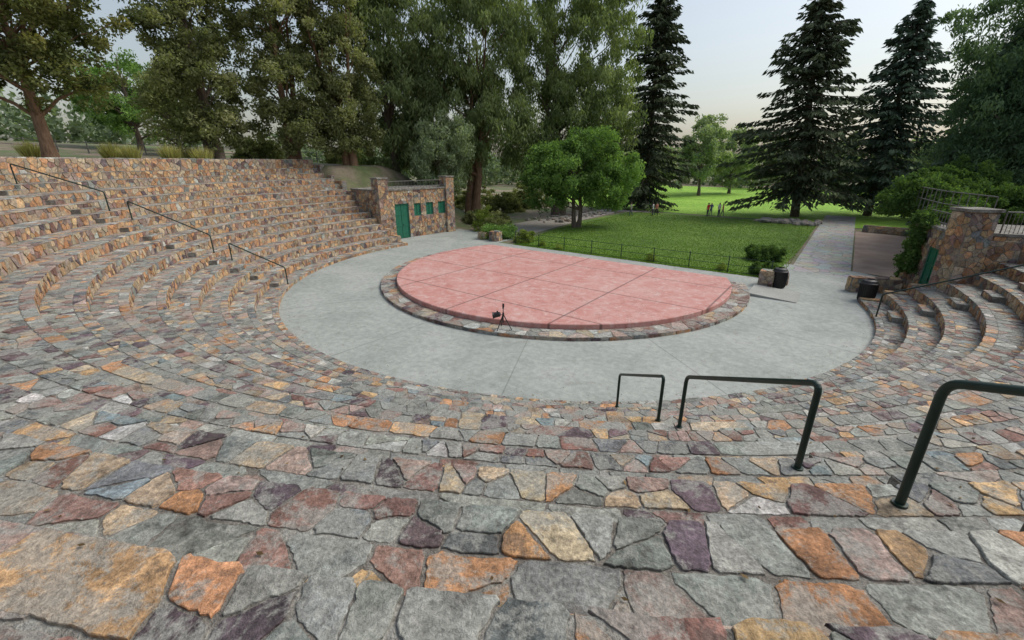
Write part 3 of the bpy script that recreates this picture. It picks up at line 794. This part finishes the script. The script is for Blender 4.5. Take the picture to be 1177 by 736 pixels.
for (x,y,H,r) in ((38,92,16,4.5),(47,98,14,6),(30,100,11,6)):
    broad_tree('poplar_tree',x,y,H,[(0,0,H*.55,r,r,H*.4)],90,110,.55,SILV,tr=.3,crc=(.8,1.5))
cs=[];rcs=[]
for i in range(330):
    a=math.radians(U_(-68,68)); d=U_(125,175); hh=U_(6,13)+4*noise.noise(Vector((a*6,0,1)))
    x,y=math.sin(a)*d,math.cos(a)*d; zt=terr(x,y)
    for k in range(9):
        cs.append((x+U_(-4,4),y+U_(-4,4),zt+hh*R_()**.8)); rcs.append(U_(1.2,2.4))
V,F,c=clumpleaves(np.array(cs),np.array(rcs),26,1.1,[(.11,.15,.10),(.16,.21,.135),(.23,.28,.19)],0,aspect=.6)
quad_obj('distant_tree_line',[(V,F,0,c)],[M_LEAF])
def bush(name,x,y,rx,ry,h,pal,z=None,ncl=60,K=110,leaf=.13,box=False):
    z=terr(x,y) if z is None else z
    u=unit(ncl); u[:,2]=np.abs(u[:,2]); c=u*rng.uniform(.4,.9,(ncl,1))*np.array((rx,ry,h))
    if box: c=rng.uniform(-1,1,(ncl,3))*np.array((rx,ry,h/2))*.85+np.array((0,0,h/2))
    V,F,cc=clumpleaves(c,rng.uniform(.18,.32,ncl)*max(.8,min(rx,1.6)),K,leaf,pal,0,aspect=.5)
    parts=[(V,F,1,cc)]
    for i in range(7):
        V,F=limb((0,0,-.1),c[i],.03,.01); parts.append((V,F,0,(.5,.5,.5)))
    return quad_obj(name,parts,[M_BARK,M_LEAF],mw=Matrix.Translation((x,y,z)))
DG=[(.05,.095,.035),(.09,.15,.05),(.13,.21,.07)]
YG=[(.13,.18,.045),(.20,.26,.06),(.28,.35,.11)]
x,y=W(-11.4,8.6); bush('boxwood_hedge',x,y,1.6,1.0,1.15,FRESH,box=True,ncl=90)
x,y=W(-8.4,8.4); bush('shrub',x,y,1.1,1,1.1,YG)
x,y=W(-13.5,10.8); bush('shrub',x,y,1.4,1.3,2.4,OLIVE)
x,y=W(-15.5,11.5); bush('shrub',x,y,1.5,1.3,2.8,YG)
x,y=W(9.2,12.6); bush('boxwood_hedge',x,y,1.1,1.0,.95,DG,box=True,ncl=90)
x,y=W(9.9,7.6); bush('boxwood_hedge',x,y,.6,.7,.8,DG,box=True,ncl=30)
for (s,d) in ((-6.2,7.6),(-4.4,7.3),(7.6,7.5),(3,7.4)):
    x,y=W(s,d); bush('flower_shrub',x,y,.4,.35,.55,YG,ncl=18,K=60,leaf=.08)
# climbing vine hugging the far end and roof edge of the right stage house
cv=[]
for i in range(210):
    q=R_()
    if q<.62: t=R_(); cv.append((21.2+t*1.6-.1+U_(-.15,.15),23.0-t*.75+U_(.0,.45),U_(.1,4.0)))
    elif q<.86: t=R_()*.38; cv.append((21.1-1.6*t+U_(-.25,.0),22.8-3.4*t+U_(-.05,.1),U_(1.2,4.0)))
    else: cv.append((21.4+U_(-.4,1.6),22.3+U_(-.9,.7),3.7+U_(0,.5)))
V,F,cc=clumpleaves(np.array(cv),rng.uniform(.22,.42,len(cv)),100,.17,DG,.1,aspect=.6)
parts=[(V,F,1,cc)]
for i in range(9):
    V,F=limb((21.0+U_(0,.8),23.2,0),cv[i],.03,.012); parts.append((V,F,0,(.5,.5,.5)))
quad_obj('climbing_vine',parts,[M_BARK,M_LEAF])
for (x,y,r,h) in ((25.5,28,2.6,3.0),(28.5,30,3,3.2),(24.5,24.6,1.6,1.4),(30,27,3,2.2),(33,33,3.5,4)):
    bush('shrub',x,y,r,r,h,DG,z=max(3.3,terr(x,y)),ncl=130,leaf=.2)
for (x,y,r,h) in ((-20,56,3,3.5),(-27,50,3.,3),(-11,60,3.5,3),(-1,62,3,3),(2,68,4,4),(-6,66,5,4),(-4,50,1.6,1.5),(-1.5,49,1.5,1.2)):
    bush('shrub',x,y,r,r,h,OLIVE,ncl=130,leaf=.26,K=90)
def grass_clump(x,y,h,n=500):
    z=terr(x,y); a=rng.uniform(0,6.28,n); rr=rng.random(n)*.35; tilt=rng.uniform(0,.6,n)
    D=np.stack([np.cos(a)*tilt,np.sin(a)*tilt,np.ones(n)],1); D/=np.linalg.norm(D,axis=1)[:,None]
    Ls=h*rng.uniform(.6,1.1,n); Cn=np.stack([np.cos(a)*rr,np.sin(a)*rr,np.zeros(n)],1)+D*(Ls/2)[:,None]
    cols=np.array((.40,.38,.16))*rng.uniform(.6,1.3,(n,1))
    V,F,c=leaf_quads(Cn,D,Ls,np.full(n,.05),cols); quad_obj('ornamental_grass',[(V,F,0,c)],[M_LEAF],mw=Matrix.Translation((x,y,z)))
for (x,y) in ((-27.5,33.5),(-25.8,35.2),(-24.5,36.8),(-31,36),(-27,39),(-33,32)): grass_clump(x,y,U_(1.3,1.7))
hf=MB()
for i in range(16):
    x,y=-52+i*2.2,44+i*.9; z=terr(x,y); hf.tube([(x,y,z-.1),(x,y,z+1.2)],.06,6)
for i in range(15):
    for hh in (.5,1.05):
        x,y=-52+i*2.2,44+i*.9; x2,y2=x+2.2,y+.9; hf.tube([(x,y,terr(x,y)+hh),(x2,y2,terr(x2,y2)+hh)],.03,5)
hf.build('hill_fence',[M_IRON])

# ------------------------------------------------------------ rocks
import bmesh
def rock(mb,x,y,z,r,col):
    bm=bmesh.new(); bmesh.ops.create_icosphere(bm,subdivisions=2,radius=1); sx,sy,sz=U_(.7,1.3),U_(.7,1.3),U_(.5,.8); o=Vector((R_()*99,R_()*99,0))
    vs=[]
    for v in bm.verts:
        k=1+.35*noise.noise(v.co*1.3+o); vs.append((x+v.co.x*r*sx*k,y+v.co.y*r*sy*k,z+v.co.z*r*sz*k))
    mb.add(vs,[[q.index for q in f.verts] for f in bm.faces],0,col); bm.free()
rk=MB()
for i in range(60):
    s,d=8+U_(-2.9,2.9),36.2+U_(-1.2,1.2); x,y=W(s,d); rock(rk,x,y,U_(0,.25),U_(.25,.5),random.choice([(.3,.25,.22),(.36,.29,.24),(.24,.22,.21)]))
rk.build('rock_border',[M_STONE])
rk=MB()
for i in range(70):
    s,d=U_(-17,-12),U_(20,40); x,y=W(s,d); rock(rk,x,y,terr(x,y)+.05,U_(.12,.4),random.choice([(.25,.2,.17),(.3,.22,.17),(.2,.18,.16)]))
rk.build('scattered_rocks',[M_STONE])

# ------------------------------------------------------------ people
M_SKIN=paint_mat('skin',(.45,.26,.18),.6); M_HAIR=paint_mat('hair',(.03,.02,.015),.7)
def cloth(c): return paint_mat('cloth',c,.9)
def person(x,y,rot,h,shirt,pants,pose=0):
    V=[(0,0,.93),(0,0,1.12),(0,.0,1.36),(0,0,1.50),(0,.01,1.60),(0,.01,1.71),
       (-.16,0,1.41),(-.23,.0,1.14),(-.22,.08,.90),(-.22,.10,.80),(.16,0,1.41),(.23,.0,1.14),(.22,.08,.90),(.22,.10,.80),
       (-.09,0,.84),(-.10,.02,.48),(-.11,-.02,.08),(-.12,.12,.04),(.09,0,.84),(.10,.02,.48),(.11,-.02,.08),(.12,.12,.04)]
    V=[list(v) for v in V]
    if pose==1: V[15][1]=.16;V[16][1]=.12;V[17][1]=.26;V[20][1]=-.26;V[21][1]=-.14;V[19][1]=-.08
    if pose==2: V[7]=[-.26,.06,1.16];V[8]=[-.12,.26,1.18];V[9]=[-.06,.33,1.22]
    E=[(0,1),(1,2),(2,3),(3,4),(4,5),(2,6),(6,7),(7,8),(8,9),(2,10),(10,11),(11,12),(12,13),(0,14),(14,15),(15,16),(16,17),(0,18),(18,19),(19,20),(20,21)]
    rd=[.14,.12,.14,.055,.105,.085,.07,.048,.033,.035,.07,.048,.033,.035,.095,.065,.045,.035,.095,.065,.045,.035]
    me=bpy.data.meshes.new('p'); me.from_pydata(V,E,[]); ob=bpy.data.objects.new('p',me); coll.objects.link(ob)
    ob.modifiers.new('s','SKIN')
    for i,r in enumerate(rd): me.skin_vertices[0].data[i].radius=(r,r*.75 if i<3 else r)
    me.skin_vertices[0].data[0].use_root=True
    sb=ob.modifiers.new('b','SUBSURF'); sb.levels=1
    bpy.context.view_layer.update()
    dg=bpy.context.evaluated_depsgraph_get(); m2=bpy.data.meshes.new_from_object(ob.evaluated_get(dg))
    bpy.data.objects.remove(ob)
    m2.materials.clear()
    for m in (cloth(shirt),cloth(pants),M_SKIN,M_HAIR,M_BLACK): m2.materials.append(m)
    for p in m2.polygons:
        c=p.center; z=c.z; mi=0
        if z<.09: mi=4
        elif z<.93 and abs(c.x)<.185: mi=1
        elif z>1.66 or (z>1.53 and c.y<-.01): mi=3
        elif z>1.46: mi=2
        elif abs(c.x)>.17 and z<1.17: mi=2
        p.material_index=mi; p.use_smooth=True
    m2.name='person'; o=bpy.data.objects.new('person',m2); coll.objects.link(o)
    o.matrix_world=Matrix.Translation((x,y,max(.004,terr(x,y))))@Matrix.Rotation(rot,4,'Z')@Matrix.Scale(h/1.78,4)
for (x,y,rot,h,sh,pt,po) in ((24.6,56,.5,1.75,(.75,.06,.05),(.06,.06,.10),0),(25.2,56.5,2.4,1.7,(.12,.14,.3),(.08,.10,.16),2),(25.9,55.8,3.6,1.8,(.8,.78,.75),(.10,.10,.12),0),(26.6,56.3,4.2,1.65,(.75,.12,.14),(.2,.18,.15),1),
        (18.0,57,1,1.7,(.8,.8,.8),(.07,.07,.09),0),(18.6,57.4,3.5,1.65,(.7,.25,.18),(.05,.05,.06),1),(15.2,57,1.5,1.7,(.7,.67,.65),(.10,.11,.16),1)):
    person(x,y,rot,h,sh,pt,po)
print('veg',time.time()-T0)

# ------------------------------------------------------------ light, sky, camera
SE,SRX,SRY=50,.80,.20
w=bpy.data.worlds.new('World'); scene.world=w; w.use_nodes=True; nt=w.node_tree; nt.nodes.clear()
o=nt.nodes.new('ShaderNodeOutputWorld'); bgn=nt.nodes.new('ShaderNodeBackground'); sk=nt.nodes.new('ShaderNodeTexSky')
sk.sky_type='NISHITA'; sk.sun_disc=False; sk.sun_elevation=math.radians(SE); sk.sun_rotation=math.atan2(SRX,SRY)
sk.air_density=1.4; sk.dust_density=3.; sk.ozone_density=2.
hs=nt.nodes.new('ShaderNodeHueSaturation'); hs.inputs['Saturation'].default_value=.6
nt.links.new(sk.outputs[0],hs.inputs['Color']); nt.links.new(hs.outputs[0],bgn.inputs[0]); bgn.inputs[1].default_value=.15
nt.links.new(bgn.outputs[0],o.inputs[0])
sl=bpy.data.lights.new('sun','SUN'); sl.energy=2.4; sl.angle=math.radians(34); sl.color=(1.,.95,.87)
so=bpy.data.objects.new('sun',sl); coll.objects.link(so)
dv=Vector((SRX,SRY,0)).normalized()*math.cos(math.radians(SE))+Vector((0,0,math.sin(math.radians(SE))))
so.rotation_euler=dv.to_track_quat('Z','Y').to_euler()
cam=bpy.data.cameras.new('camera'); cam.sensor_width=36; cam.lens=500/1177*36; cam.clip_start=.05; cam.clip_end=5000
co=bpy.data.objects.new('camera',cam); coll.objects.link(co); co.location=(0,0,6.5); co.rotation_euler=(math.radians(70),0,0)
scene.camera=co
scene.view_settings.view_transform='Standard'; scene.view_settings.look='None'; scene.view_settings.exposure=0
print('done',time.time()-T0)
